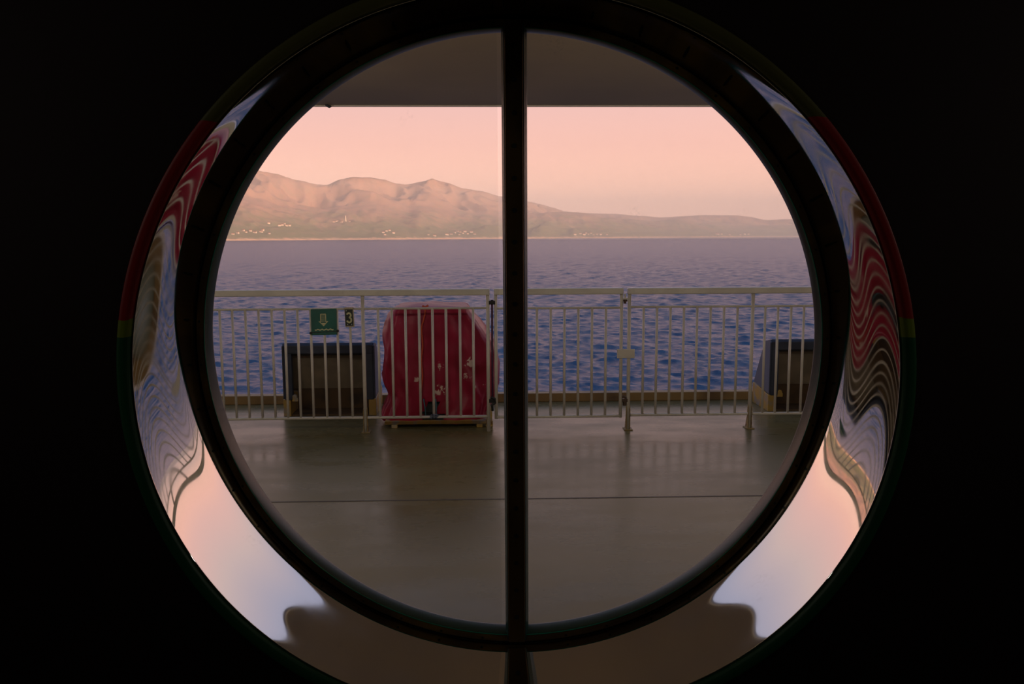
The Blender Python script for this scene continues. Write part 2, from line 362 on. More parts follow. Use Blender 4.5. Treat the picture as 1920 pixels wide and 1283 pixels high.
# upright bar
MXC = XW+0.0165
bm = B()
hw = .0272*K
prism(bm, [(MXC-hw, Y2+.085*K), (MXC-hw, Y2+.012*K), (MXC-.0215*K, Y2-.004*K), (MXC+.0215*K, Y2-.004*K), (MXC+hw, Y2+.012*K), (MXC+hw, Y2+.085*K)], 'z', ZW-R2+.012*K, ZW+R2-.012*K)
ub = obj('upright_bar', bm, M['gasket'], win, bevel=.001)
bm = B(); prism(bm, [(MXC-.0200*K, Y2-.004*K), (MXC-.0185*K, Y2-.0070*K), (MXC+.0185*K, Y2-.0070*K), (MXC+.0200*K, Y2-.004*K)], 'z', ZW-R2+.008*K, ZW+R2-.008*K)
cs = obj('cover_strip', bm, M['bronze'], ub)
k = 0; z = ZW+R2-.060*K
bm = B()
while z > ZW-R2+.03*K:
    c0 = Vector((MXC, Y2-.0068*K, z)); tube(bm, [c0, c0+Vector((0, -.0016*K, 0))], .0052*K, 12); z -= .0688*K
obj('strip_screws', bm, M['groove'], ub)

# walls round the window (local frame of the window)
def holed(name, hole, x0, x1, z0, z1, y, m_, parent=None, thick=0.0):
    bm = B(); H = [bm.verts.new(hole(2*math.pi*k/NS)) for k in range(NS)]
    O = []
    cx_, cz_ = XW, ZW
    for k in range(NS):
        th = 2*math.pi*k/NS; dx, dz = math.cos(th), math.sin(th)
        tt = min((x1-cx_)/dx if dx > 1e-9 else ((x0-cx_)/dx if dx < -1e-9 else 1e9), (z1-cz_)/dz if dz > 1e-9 else ((z0-cz_)/dz if dz < -1e-9 else 1e9))
        O.append(bm.verts.new((cx_+dx*tt, y, cz_+dz*tt)))
    cs_ = []
    for k in range(NS):
        j = (k+1) % NS
        a, c = O[k].co, O[j].co
        if abs(a.x-c.x) > 1e-4 and abs(a.z-c.z) > 1e-4:      # corner
            cx2 = x1 if max(a.x, c.x) > x1-1e-3 else x0; cz2 = z1 if max(a.z, c.z) > z1-1e-3 else z0
            q = bm.verts.new((cx2, y, cz2)); bm.faces.new((H[k], O[k], q, O[j], H[j]))
        else: bm.faces.new((H[k], O[k], O[j], H[j]))
    o = obj(name, bm, m_, parent)
    return o
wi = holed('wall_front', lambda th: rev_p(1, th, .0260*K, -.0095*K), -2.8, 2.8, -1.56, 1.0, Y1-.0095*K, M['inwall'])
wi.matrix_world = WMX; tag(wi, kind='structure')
wo_ = holed('wall_outside', lambda th: Vector((XW+(R2+.05*K)*math.cos(th), Y2+.088*K, ZW+(R2+.05*K)*math.sin(th))), -22, 22, -1.6, 5.5, Y2+.088*K, M['hull'])
wo_.matrix_world = WMX; tag(wo_, kind='structure')

# cabin shell
def sbox(name, *a, m_=None):
    bm = B(); box(bm, *a); o = obj(name, bm, m_); tag(o, kind='structure'); return o
sbox('wall_left', -2.55, -2.5, -2.6, 2.35, 0, 2.42, m_=M['inceil'])
sbox('wall_right', 2.5, 2.55, -2.6, 2.35, 0, 2.42, m_=M['inceil'])
sbox('wall_back', -2.5, 2.5, -2.6, -2.55, 0, 2.42, m_=M['inceil'])
sbox('floor', -2.5, 2.5, -2.55, 2.68, -.04, 0.0, m_=M['infloor'])
sbox('ceiling', -2.5, 2.5, -2.55, 2.35, 2.38, 2.42, m_=M['inceil'])

# ------------------------------------------------------------------ open deck
D = 6.2235
KY = 7.34
kt = onY(1250, 735.5, KY).z; kb = KY
XL, XR = -16, 16
def wall_y(x, z=0.0):
    # outer wall plane at world x, height z
    nrm = (WMX.to_3x3() @ Vector((0, 1, 0))); p0 = WMX @ Vector((XW, Y2+.088*K, ZW))
    return p0.y-(nrm.x*(x-p0.x)+nrm.z*(z-p0.z))/nrm.y
bm = B(); prism(bm, [(XL, wall_y(XL)+.003), (XR, wall_y(XR)+.003), (XR, KY+.10), (XL, KY+.10)], 'z', -.12, 0.0)
deck = obj('deck_floor', bm, M['deck']); tag(deck, kind='structure')
# plating seams of the deck
ys = onZ(960, 936).y
bm = B(); box(bm, XL, XR, ys-.006, ys+.006, .0, .0016); s1 = obj('deck_seam', bm, mat('seam', (70, 58, 46), .6), deck)
bm = B(); box(bm, XL, XR, KY, KY+.10, 0.0, kt)
kerb = obj('kerb', bm, M['kerb'], None, bevel=.006); kerb.name = 'deck_kerb'; tag(kerb, kind='structure')
sbox('hull_side', XL, XR, KY+.06, KY+.10, -10.4, -.12, m_=M['hull'])
# overhanging deck above
ey = 5.85
ez = onY(960, 199, ey).z
bm = B(); prism(bm, [(XL-6, wall_y(XL-6, ez)+.003), (XR+6, wall_y(XR+6, ez)+.003), (XR+6, ey), (XL-6, ey)], 'z', ez+.004, ez+.26)
sof = obj('deck_soffit', bm, M['soffit']); tag(sof, kind='structure')
bm = B(); box(bm, XL-6, XR+6, ey-.012, ey+.012, ez-.004, ez+.30); obj('soffit_edge', bm, M['soffitedge'], sof)
# upper superstructure that keeps the low sun off this deck
sbox('upper_bulkhead', XL-8, XR+8, 2.6, 2.7, ez+.26, 8.0, m_=M['hull'])

# small hook on the soffit edge
hp = onY(617, 199, ey-.03)
hk = B(); tube(hk, [hp+Vector((-.03, 0, .05)), hp+Vector((-.025, -.01, .02)), hp+Vector((-.012, -.01, .002)), hp+Vector((.004, -.01, -.006)), hp+Vector((.014, -.01, .0))], .009, 8)
tag(obj('ceiling_hook', hk, M['lampdark'], None, True), 'small dark hook hanging from the overhang edge, upper left', 'hook')

# ------------------------------------------------------------------ railings
zTop = onY(1300, 539, D).z; zTopB = onY(1300, 551, D).z
zMid = onY(1300, 575, D).z; zBot = onY(1300, 777, D).z
print('rail', zTop, zTopB, zMid, zBot, kt, ez, ys)
def X(px, py=660, Y=D): return onY(px, py, Y).x
def baluster(x, parent, z0=zBot, z1=zMid, m_=None):
    bm = B(); tube(bm, [(x, D, z0), (x, D, z1)], .0096, 10); return obj('baluster', bm, m_ or M['rail'], parent, True)
def hbar(name, x0, x1, z, parent, r=.0085):
    bm = B(); tube(bm, [(x0, D, z), (x1, D, z)], r, 10); return obj(name, bm, M['rail'], parent, True)
def toprail(x0, x1, parent):
    bm = B(); box(bm, x0, x1, D-.030, D+.030, zTopB, zTop); return obj('handrail', bm, M['rail'], parent, bevel=.007)
def post(x, parent, foot=True, w=.0135, z0=0.0):
    bm = B(); tube(bm, [(x, D, max(z0, .0)), (x, D, zTopB+.004)], w, 12); p = obj('post', bm, M['rail'], parent, True)
    if foot:
        bm = B()
        prism(bm, [(D-.014, .17), (D+.004, .19), (D+.014, .10), (D+.055, .002), (D-.018, .002)], 'x', x-.016, x-.011)
        prism(bm, [(D-.014, .17), (D+.004, .19), (D+.014, .10), (D+.055, .002), (D-.018, .002)], 'x', x+.011, x+.016)
        box(bm, x-.03, x+.034, D-.03, D+.06, 0, .007)
        obj('post_foot', bm, M['railrust'], p, bevel=.002)
    return p
lr = empty('deck_railing', (X(400), D, 0))
tag(lr, 'cream fixed railing left of the gate, carrying the green and the numbered signs', 'railing')
rr_ = empty('deck_railing', (X(1500), D, 0))
tag(rr_, 'cream fixed railing right of the gate, in front of the right hood', 'railing')
gt_ = empty('railing_gate', (X(1050), D, 0))
tag(gt_, 'cream barred railing gate in the middle, crossed by the window bar', 'gate')
def under(e, fn):
    before = set(bpy.data.objects); fn()
    for o in bpy.data.objects:
        if o not in before and o.parent is e: o.location = -e.location
XLL = -8.2; XRR = 8.2
def left():
    toprail(XLL, X(918, 545), lr); hbar('mid_rail', XLL, X(914, 579), zMid, lr); hbar('bottom_rail', XLL, X(916, 783), zBot, lr, .011)
    post(X(683, 690), lr); post(X(915.5, 690), lr, False)
    xs = [582, 607.5, 632, 656, 708.6, 734.5, 760, 785.6, 810.7, 836, 862, 887]
    for p in [411.7, 435.2, 459.8, 484.6, 509.2, 533.3, 557.5]+xs: baluster(X(p, 585), lr)
    x = X(411.7, 585)-.1; k = 0
    while x > XLL+.05 and k < 60:
        if k % 10 == 5: post(x, lr)
        else: baluster(x, lr)
        x -= .1; k += 1
def right():
    toprail(X(1176.5, 545), XRR, rr_); hbar('mid_rail', X(1180, 577), XRR, zMid, rr_); hbar('bottom_rail', X(1179, 777), XRR, zBot, rr_, .011)
    post(X(1178.5, 690), rr_); post(X(1408, 690), rr_)
    xs = [1207, 1232, 1257.3, 1282.5, 1307.4, 1332.5, 1357.7, 1383, 1435, 1459, 1483.6, 1507.6]
    for p in xs: baluster(X(p, 580), rr_)
    x = X(1507.6, 580)+.1; k = 0
    while x < XRR-.05 and k < 60:
        if k % 10 == 4: post(x, rr_)
        else: baluster(x, rr_)
        x += .1; k += 1
def gate():
    gx0, gx1 = X(930, 690), X(1164, 690)
    bm = B(); box(bm, X(926, 545), X(1168.5, 545), D-.030, D+.030, zTopB+.001, zTop+.001); obj('handrail', bm, M['rail'], gt_, bevel=.007)
    hbar('mid_rail', gx0, gx1, zMid-.004, gt_); hbar('bottom_rail', gx0, gx1, zBot-.006, gt_, .011)
    for x in (gx0, gx1):
        bm = B(); tube(bm, [(x, D, zBot-.018), (x, D, zTopB+.004)], .0125, 12); obj('stile', bm, M['rail'], gt_, True)
    for p in [955.5, 981, 1006.8, 1032.6, 1058.4, 1084.4, 1110.2, 1136.2]: baluster(X(p, 585), gt_, zBot-.004, zMid-.003)
    # latch plate across the gap
    p = onY(1157, 655, D-.018); q = onY(1190, 672, D-.018)
    bm = B(); box(bm, p.x, q.x, D-.022, D-.016, q.z, p.z); obj('latch_plate', bm, M['rail'], gt_, bevel=.004)
    # upper bolt with cross piece
    c = onY(1172, 561, D)
    bm = B(); tube(bm, [c+Vector((0, 0, .040)), c+Vector((0, 0, -.022))], .006, 8)
    box(bm, c.x-.022, c.x+.022, c.y-.009, c.y+.009, c.z-.002, c.z+.009)
    h = obj('hinge_bolt', bm, M['rail'], gt_)
    bm = B(); tube(bm, [c+Vector((0, 0, -.002)), c+Vector((0, 0, -.018))], .017, 6); tube(bm, [c+Vector((0, 0, -.018)), c+Vector((0, 0, -.034))], .010, 8)
    obj('nut', bm, M['rust'], h)
    c = onY(1171, 750, D)
    bm = B(); tube(bm, [c+Vector((-.022, 0, .022)), c+Vector((-.006, 0, .026)), c+Vector((.006, 0, .020)), c+Vector((.006, 0, -.03))], .008, 8)
    box(bm, c.x-.02, c.x+.022, c.y-.012, c.y+.012, c.z-.014, c.z+.010)
    tube(bm, [c+Vector((0, -.004, -.01)), c+Vector((0, -.004, -.042))], .013, 6)
    obj('hinge_bolt', bm, M['rust'], gt_)
    # dark rod and clamps in the left gap
    a = onY(922.5, 567, D); c = onY(923.5, 752, D)
    bm = B(); tube(bm, [a, c], .0075, 8); rd = obj('locking_rod', bm, M['rope_purple'], gt_, True)
    bm = B(); box(bm, a.x-.024, a.x+.024, D-.014, D+.014, a.z-.016, a.z+.012); tube(bm, [a+Vector((0, 0, .018)), a], .011, 8); obj('clamp', bm, M['black'], rd, bevel=.003)
    bm = B()
    box(bm, c.x-.026, c.x+.024, D-.014, D+.014, c.z-.012, c.z+.016); tube(bm, [c+Vector((-.012, -.01, .03)), c+Vector((.016, -.012, .018)), c+Vector((.02, -.01, -.012)), c+Vector((-.004, -.012, -.03)), c+Vector((0, -.008, -.075))], .010, 8)
    obj('clamp', bm, M['black'], rd, bevel=.002)
under(lr, left); under(rr_, right); under(gt_, gate)

# ------------------------------------------------------------------ signs on the railing
def poly(bm, pts, y0, y1):
    prism(bm, pts, 'y', y0, y1)
a = onY(582.5, 579.5, D-.02); c = onY(632, 628, D-.02)
sg = empty('rescue_sign', ((a.x+c.x)/2, D-.02, c.z)); tag(sg, 'square green sign with a ladder arrow pointing down to a wavy line', 'sign')
def signbuild():
    w = c.x-a.x; h = a.z-c.z; yf = D-.0245
    P = lambda u, v: (a.x+w*u, a.z-h*v-.004*(0.5-u))
    bm = B(); poly(bm, [P(0, 0), P(1, 0), P(1, 1), P(0, 1)], D-.0235, D-.0175); pn = obj('panel', bm, M['signgreen'], sg, bevel=.001)
    bm = B(); poly(bm, [P(-.04, -.02), P(1.0, -.02), P(1.0, .04), P(-.04, .04)], D-.012, D-.0165); obj('backing_bar', bm, M['rail'], sg)
    # arrow outline with rungs
    def strip(bm, p, q, t_):
        p = Vector(p); q = Vector(q); d = (q-p).normalized(); nn = Vector((-d.y, d.x))*t_/2
        poly(bm, [tuple(p+nn), tuple(q+nn), tuple(q-nn), tuple(p-nn)], yf-.0006, yf+.0012)
    bm = B(); t_ = .006
    x0, x1 = .38, .58
    strip(bm, P(x0, .20), P(x0, .50), t_); strip(bm, P(x1, .20), P(x1, .50), t_); strip(bm, P(x0, .20), P(x1, .20), t_)
    for k in range(7): strip(bm, P(x0, .235+.042*k), P(x1, .235+.042*k), .0026)
    poly(bm, [P(.30, .475), P(.38, .475), P(.38, .54), P(.58, .54), P(.58, .475), P(.68, .475), P(.49, .67)], yf-.0006, yf+.0012)
    obj('arrow', bm, M['signink'], pn)
    bm = B(); N = 48; top = []; bot = []
    for k in range(N+1):
        u = .14+.73*k/N; v = .795+.016*math.sin(k/N*2*math.pi*4.5)
        top.append(P(u, v-.022)); bot.append(P(u, v+.022))
    for k in range(N): poly(bm, [top[k], top[k+1], bot[k+1], bot[k]], yf-.0006, yf+.0012)
    obj('wave_line', bm, M['signink'], pn)
    bm = B()
    for (u, v) in ((-.02, .915), (1.03, .86)):
        q = P(u, v); tube(bm, [(q[0], D-.03, q[1]), (q[0], D-.008, q[1])], .010, 10)
    q0, q1 = P(0, .90), P(1, .87); strip(bm, q0, q1, .005)
    obj('clip', bm, M['black'], sg)
under(sg, signbuild)
a2 = onY(645.5, 576.5, D-.02); c2 = onY(663.5, 613.5, D-.02)
sn = empty('number_sign', ((a2.x+c2.x)/2, D-.02, c2.z)); tag(sn, 'narrow black sign with a pale number 3 in a cream frame', 'sign')
def numbuild():
    w = c2.x-a2.x; h = a2.z-c2.z
    P = lambda u, v: (a2.x+w*u+.004*v, a2.z-h*v)
    bm = B(); poly(bm, [P(0, 0), P(1, 0), P(1, 1), P(0, 1)], D-.020, D-.010); obj('frame', bm, M['signframe'], sn, bevel=.001)
    bm = B(); poly(bm, [P(.04, .10), P(.90, .10), P(.90, .93), P(.04, .93)], D-.0225, D-.0195); pn = obj('panel', bm, M['signblack'], sn)
    pts = []
    def arc(cx, cy, rx, ry, a0, a1, n_=14):
        for k in range(n_+1):
            aa = rad(a0+(a1-a0)*k/n_); pts.append((cx+rx*math.cos(aa), cy-ry*math.sin(aa)))
    arc(.47, .395, .21, .105, 165, -75); arc(.47, .635, .24, .125, 80, -165)
    bm = B()
    hw_ = .0062
    V = [Vector(P(*p)) for p in pts]; Lp = []; Rp = []
    for i, p in enumerate(V):
        d = (V[min(i+1, len(V)-1)]-V[max(i-1, 0)]).normalized(); nn = Vector((-d.y, d.x))*hw_
        Lp.append(tuple(p+nn)); Rp.append(tuple(p-nn))
    for i in range(len(V)-1): poly(bm, [Lp[i], Lp[i+1], Rp[i+1], Rp[i]], D-.0240, D-.0222)
    obj('numeral', bm, M['signink'], pn)
    bm = B()
    for (u, v) in ((.20, .17), (.27, .86), (.72, .86)):
        q = P(u, v); tube(bm, [(q[0], D-.0245, q[1]), (q[0], D-.022, q[1])], .0045, 8)
    obj('rivets', bm, M['rivet'], sn)
under(sn, numbuild)

# ------------------------------------------------------------------ steel hoods by the kerb
def hood(name, xl, label):
    """open-fronted steel hood: xl = world x of left front edge"""
    YF, YB1, YB0 = 6.83, 7.00, 7.24
    Wd = .745
    zt = onY(1500, 637, YF).z; zb = .0
    zy = .145
    zbk = zt-.045
    o = empty(name, (xl+Wd/2, YF, 0)); tag(o, label, 'equipment hood', 'steel hoods standing by the deck kerb')
    def bld():
        x0, x1 = xl, xl+Wd; tw = .062
        side = [(YF, zy), (YF, zt-.02), (YF+.02, zt), (YB1-.03, zbk+.022), (YB1+.01, zbk-.03), (YB0, zy+.04)]
        inn = [(YF, zy), (YF, zt-.075), (YB1-.03, zt-.10), (YB0-.03, zy+.03)]
        for xa, xb in ((x0, x0+.012), (x1-.012, x1)):
            bm = B(); prism(bm, side, 'x', xa, xb); obj('side_plate', bm, M['slate'], o, bevel=.003)
        bm = B()
        prism(bm, [(YF-.002, zt-.085), (YF-.002, zt-.018), (YF+.018, zt+.003), (YB1-.03, zbk+.025), (YB1+.012, zbk-.028), (YB1-.02, zt-.12)], 'x', x0+.0125, x1-.0125)
        for xa in (x0+.0125, x1-.0125-tw):
            box(bm, xa, xa+tw, YF-.003, YF+.05, zy-.01, zt-.084)
        # black face strips on the side plates' front edges
        box(bm, x0-.002, x0+.013, YF-.004, YF+.006, zy, zt-.02); box(bm, x1-.013, x1+.002, YF-.004, YF+.006, zy, zt-.02)
        obj('front_frame', bm, M['navy'], o, bevel=.005)
        bm = B(); v = [bm.verts.new(p) for p in ((x0+.013, YB1-.02, zt-.10), (x1-.013, YB1-.02, zt-.10), (x1-.013, YF+.26, .19), (x0+.013, YF+.26, .19))]
        bm.faces.new(v); 
        ip = obj('inner_panel', bm, M['boxin'], o); sm = ip.modifiers.new('s', 'SOLIDIFY'); sm.thickness = .01
        bm = B(); box(bm, x0+.02, x1-.02, YF+.02, YB0-.02, .0, .012); box(bm, x0+.02, x1-.02, YF+.27, YF+.29, .012, .2); obj('rusty_tray', bm, M['boxdark'], o)
        for xa, xb in ((x0-.004, x0+.055), (x1-.055, x1+.004)):
            bm = B(); prism(bm, [(YF+.002, .0), (YF+.002, zy-.005), (YB0+.01, zy+.035), (YB0+.01, .0)], 'x', xa, xb)
            f = obj('base_cheek', bm, M['yellow'], o, bevel=.004)
        bm = B(); tube(bm, [(x0+.09, YF-.004, zy+.02), (x0+.09, YF+.02, zy+.02)], .018, 10); box(bm, x0+.07, x0+.115, YF-.002, YF+.02, zy-.02, zy+.01); obj('lug', bm, M['yellow'], o)
        if name == 'equipment_hood' and xl < 0:
            pass
    under(o, bld); return o
hood('equipment_hood', onY(530, 700, 6.83).x, 'navy steel hood on yellow base cheeks behind the signs')
hood('equipment_hood', onY(1443, 700, 6.83).x, 'navy steel hood half hidden by the window frame at right')

# ------------------------------------------------------------------ covered equipment
YC = 6.68; HD = .30
tab = [(783, 724, 910), (775, 716, 914), (760, 721, 920), (745, 729, 926), (735, 731, 931), (720, 725, 934), (700, 724, 934), (660, 723, 930), (640, 723, 922), (620, 725, 910),
       (605, 729, 900), (590, 734, 888), (580, 739, 880), (575, 744, 877)]
cv = empty('covered_equipment', (onY(820, 780, YC).x, YC, 0)); tag(cv, 'tall equipment under a dark red tarpaulin on a low yellow stand', 'covered equipment')
FY = {}
def coverbuild():
    rows = []
    for (py, l_, r__) in tab:
        L = onY(l_, py, YC-.05); R = onY(r__, py, YC-.05); rows.append((L.z, L.x, R.x))
    rows.sort()
    NZ, NA = 84, 220
    zmin, zmax = rows[0][0], rows[-1][0]
    def lookup(z):
        for a_, b_ in zip(rows, rows[1:]):
            if z <= b_[0]+1e-9:
                u = (z-a_[0])/(b_[0]-a_[0]); u = u*u*(3-2*u)*.4+u*.6; return a_[1]+(b_[1]-a_[1])*u, a_[2]+(b_[2]-a_[2])*u
        return rows[-1][1:]
    bm = B(); R = []
    def pt(z, a, shrink=1.0, zoff=0.0):
        l_, r__ = lookup(z); cx = (l_+r__)/2; hx = (r__-l_)/2*shrink
        tz = (z-zmin)/(zmax-zmin)
        hd = (HD-.05*tz)*shrink
        ex = 2/(4.2+2.5*tz)
        ca, sa = math.cos(a), math.sin(a)
        x = math.copysign(abs(ca)**ex, ca)*hx; y = math.copysign(abs(sa)**ex, sa)*hd
        nrm = Vector((ca, sa, 0))
        # hanging folds: long vertical creases, stronger low down; diagonal crease to the right
        q = Vector((x*4.2, y*4.2, z*1.1))
        f = .026*noise.noise(q)+.015*noise.noise(q*2.3+Vector((5, 1, 2)))+.007*noise.noise(Vector((x*13+z*5, y*13, z*6)))
        diag = (x-.10)*1.0+(z-.62)*.45
        f += .030*math.exp(-(diag/.035)**2)*(1 if x > 0 else 0)*(1-tz*.5)
        diag2 = (x+.30)*.9-(z-.72)*.35
        f += .016*math.exp(-(diag2/.028)**2)
        f += .010*math.sin(a*17+2*noise.noise(Vector((a*2, z*3, 0))))*(1-tz)**2
        f += .006*noise.noise(Vector((x*18, y*18, z*9)))
        for (s1, s2, am) in ((3.1, 1.3, .014), (6.3, 2.2, .008)):
            nv = noise.noise(Vector((x*s1+z*.9, y*s1+4, z*s2+x*1.1))); f += am*((1-abs(nv)*2.2)**3 if abs(nv) < .45 else 0)
        edge = min(1, shrink*1.0)
        pz = z+zoff
        return Vector((cx+x, YC+y, pz))+nrm*f*edge
    for i in range(NZ):
        z = zmin+(zmax-zmin)*i/(NZ-1)
        R.append([bm.verts.new(pt(z, 2*math.pi*k/NA)) for k in range(NA)])
    # top cap: shrinking rings, gently domed, lumpy toward the left centre
    tops = [.992, .975, .95, .91, .84, .72, .56, .38, .18, .03]
    for sI, s_ in enumerate(tops):
        ring = []
        for k in range(NA):
            a_ = 2*math.pi*k/NA; p = pt(zmax, a_, s_)
            h = .014*(1-s_**10)**.6
            h += .014*math.exp(-((p.x-onY(800, 570, YC).x)/.10)**2)*(1-s_**3)
            h += .010*noise.noise(p*7)*(1-s_**3)
            p.z += h; ring.append(bm.verts.new(p))
        R.append(ring)
    # arched gap low in the front where the flaps part
    gx0 = onY(791, 780, YC-HD).x; gx1 = onY(836, 782, YC-HD).x; gxm = onY(806, 745, YC-HD).x; gz = onY(806, 741, YC-HD).z
    def ingap(p):
        if p.y > YC-.15 or p.z > gz: return False
        u = (gz-p.z)/(gz-zmin)
        return gxm+(gx0-gxm)*min(1, u*1.6) < p.x < gxm+(gx1-gxm)*u**1.1+.004
    for a_, b_ in zip(R, R[1:]):
        for k in range(NA):
            vs = (a_[k], a_[(k+1) % NA], b_[(k+1) % NA], b_[k])
            c_ = sum((v.co for v in vs), Vector())/4
            if ingap(c_): continue
            bm.faces.new(vs)
    bm.faces.new(R[-1])
    FY['pt'] = pt; FY['z'] = (zmin, zmax)
    o = obj('tarpaulin', bm, M['tarp'], cv, True); sm = o.modifiers.new('s', 'SOLIDIFY'); sm.thickness = .004
    # orange rope down the front, from a knot at the top
    pts = []
    for k in range(15):
        py = 577+(742-577)*k/14; px = 797-6*min(1, k/3)+1.2*math.sin(k*1.3)
        p = onY(px, py, YC-HD-.012)
        # find the tarp surface depth at this x,z
        best = min((pt(max(zmin, min(zmax, p.z)), rad(270)+d*.004) for d in range(-150, 150)), key=lambda v: abs(v.x-p.x))
        pts.append(Vector((p.x, best.y-.008, p.z)))
    bm = B(); tube(bm, pts, .0065, 8); tube(bm, [pts[0]+Vector((-.02, 0, .01)), pts[0]+Vector((0, -.012, .0)), pts[0]+Vector((.02, 0, .014))], .009, 8)
    obj('orange_rope', bm, M['rope_orange'], cv, True)
    bm = B()
    for (xa, xb) in ((794, 799), (817, 818)):
        tube(bm, [onY(xa, 748, YC-HD-.01), onY((xa+xb)/2+.6, 766, YC-HD-.022), onY(xb, 785, YC-HD-.02)], .0045, 6)
    obj('teal_rope', bm, M['rope_teal'], cv, True)
    # grey machine seen in the gap
    x0 = onY(748, 770, YC).x; x1 = onY(868, 770, YC).x
    bm = B(); box(bm, x0, x1, YC-HD+.09, YC+HD-.12, .062, .62); box(bm, x0+.08, x1-.1, YC-HD+.06, YC-HD+.095, .10, .20); obj('machine_body', bm, M['darkgrey'], cv, bevel=.01)
    # stand
    s0 = onY(722, 790, YC-HD).x; s1 = onY(912, 790, YC-HD).x
    yf = YC-HD-.03; yb = YC+HD
    bm = B(); box(bm, s0, s1, yf, yf+.05, .030, .056); box(bm, s0, s1, yb-.05, yb, .030, .056); box(bm, s0, s0+.05, yf+.05, yb-.05, .030, .056); box(bm, s1-.05, s1, yf+.05, yb-.05, .030, .056)
    st = obj('stand_frame', bm, M['yellow'], cv, bevel=.004)
    for xx in (s0+.05, s1-.075):
        for yy in (yf+.006, yb-.044):
            bm = B(); box(bm, xx, xx+.045, yy, yy+.04, 0, .0305); obj('stand_foot', bm, M['yellow'], cv, bevel=.003)
    bm = B(); box(bm, s1-.005, s1+.05, yf+.02, yf+.06, .0, .05); box(bm, s1+.0, s1+.045, yf+.015, yf+.05, .05, .12); tube(bm, [(s1+.035, yf+.03, .11), (s1+.035, yf+.03, .15)], .012, 8)
    obj('stand_lug', bm, M['yellow'], cv, bevel=.004)
under(cv, coverbuild)
# rope tied round the bottom rail
kx = onY(814, 784, D)
bm = B()
pts = [Vector((kx.x+.035*math.cos(t*.9)*(.5+.5*math.sin(t*.37)), D-.012+.014*math.sin(t*1.7), zBot+.006+.016*math.sin(t*1.31))) for t in range(26)]
tube(bm, pts, .0045, 6)
tube(bm, [kx+Vector((.02, -.016, 0)), kx+Vector((.0, -.02, .03)), kx+Vector((-.02, -.016, .004))], .0045, 6)
tag(obj('rope_knot', bm, M['rope_blue'], None, True), 'grey-blue rope knotted round the bottom rail before the red cover', 'rope')

# ------------------------------------------------------------------ sea
SEA = -10.0
import numpy as np
rng = np.random.default_rng(11)
azs = np.concatenate([np.linspace(-88, -37, 18), np.linspace(-36, 36, 820), np.linspace(37, 88, 18)])
dst = np.concatenate([[9, 20, 35, 45], np.geomspace(50, 1500, 620), np.geomspace(1600, 45000, 40)])
AZ, DS = np.meshgrid(np.radians(azs), dst)
SX = np.sin(AZ)*DS; SY = np.maximum(np.cos(AZ)*DS, KY+.5)
cell = np.gradient(dst)[:, None]*np.ones_like(AZ)
HZ = np.zeros_like(AZ); DX = np.zeros_like(AZ); DY = np.zeros_like(AZ)
for i in range(120):
    L = 10**rng.uniform(math.log10(.45), math.log10(6))
    k = 2*math.pi/L; th = rng.normal(math.radians(78), math.radians(34))      # travel roughly across the view
    slope = .036*(1.0 if L < 2.5 else .6); A = slope/k
    fade = np.clip(L/(1.2*cell)-.6, 0, 1)
    ph = k*(SX*math.cos(th)+SY*math.sin(th))+rng.uniform(0, 6.283)
    HZ += A*fade*np.sin(ph); DX -= .8*A*fade*math.cos(th)*np.cos(ph); DY -= .8*A*fade*math.sin(th)*np.cos(ph)
inner = (np.abs(AZ) < math.radians(35.8)) & (DS > 48) & (DS < 1500)
HZ *= inner; DX *= inner; DY *= inner
nr, nc = AZ.shape
co = np.stack([SX-DX, SY-DY, SEA+HZ], -1).reshape(-1, 3).astype(np.float32)
idx = np.arange(nr*nc).reshape(nr, nc)
fc = np.stack([idx[:-1, :-1], idx[:-1, 1:], idx[1:, 1:], idx[1:, :-1]], -1).reshape(-1, 4)[:, ::-1].astype(np.int32)
me = bpy.data.meshes.new('sea')
me.vertices.add(len(co)); me.vertices.foreach_set('co', co.ravel())
me.loops.add(fc.size); me.loops.foreach_set('vertex_index', fc.ravel())
me.polygons.add(len(fc)); me.polygons.foreach_set('loop_start', np.arange(0, fc.size, 4, dtype=np.int32)); me.polygons.foreach_set('loop_total', np.full(len(fc), 4, np.int32))
me.update(calc_edges=True); me.polygons.foreach_set('use_smooth', np.ones(len(fc), bool))
if me.polygons[1000].normal.z < 0: me.flip_normals()
me.materials.append(M['sea'])
sea = bpy.data.objects.new('sea', me); COL.objects.link(sea); tag(sea, kind='structure')

# ------------------------------------------------------------------ the coast
def interp(tb, x):
    if x <= tb[0][0]: return tb[0][1]
    for a_, b_ in zip(tb, tb[1:]):
        if x <= b_[0]:
            u = (x-a_[0])/(b_[0]-a_[0]); u = u*u*(3-2*u)*.5+u*.5; return a_[1]+(b_[1]-a_[1])*u
    return tb[-1][1]
def hdir(px, py=445):
    d = ray(px, py); h = math.hypot(d.x, d.y); return d.x/h, d.y/h, d.z/h
T_shore = [(-400, 3000), (200, 3700), (430, 4150), (700, 4700), (950, 5600), (1100, 6200), (1300, 7600), (1500, 9500), (2200, 13000)]
T_back = [(-400, 330), (200, 300), (400, 310), (460, 316), (490, 320), (520, 326), (560, 337), (600, 346), (616, 347), (640, 337), (665, 332), (700, 333), (722, 337), (745, 344), (765, 346), (790, 341), (812, 336), (840, 343), (870, 353),
          (900, 358), (940, 368), (990, 378), (1015, 383), (1035, 389), (1062, 397), (1100, 400), (1150, 401), (1200, 405), (1240, 408), (1290, 405), (1318, 403.5), (1380, 404), (1400, 406), (1437, 413), (1470, 411), (1500, 412), (1600, 418), (2200, 425)]
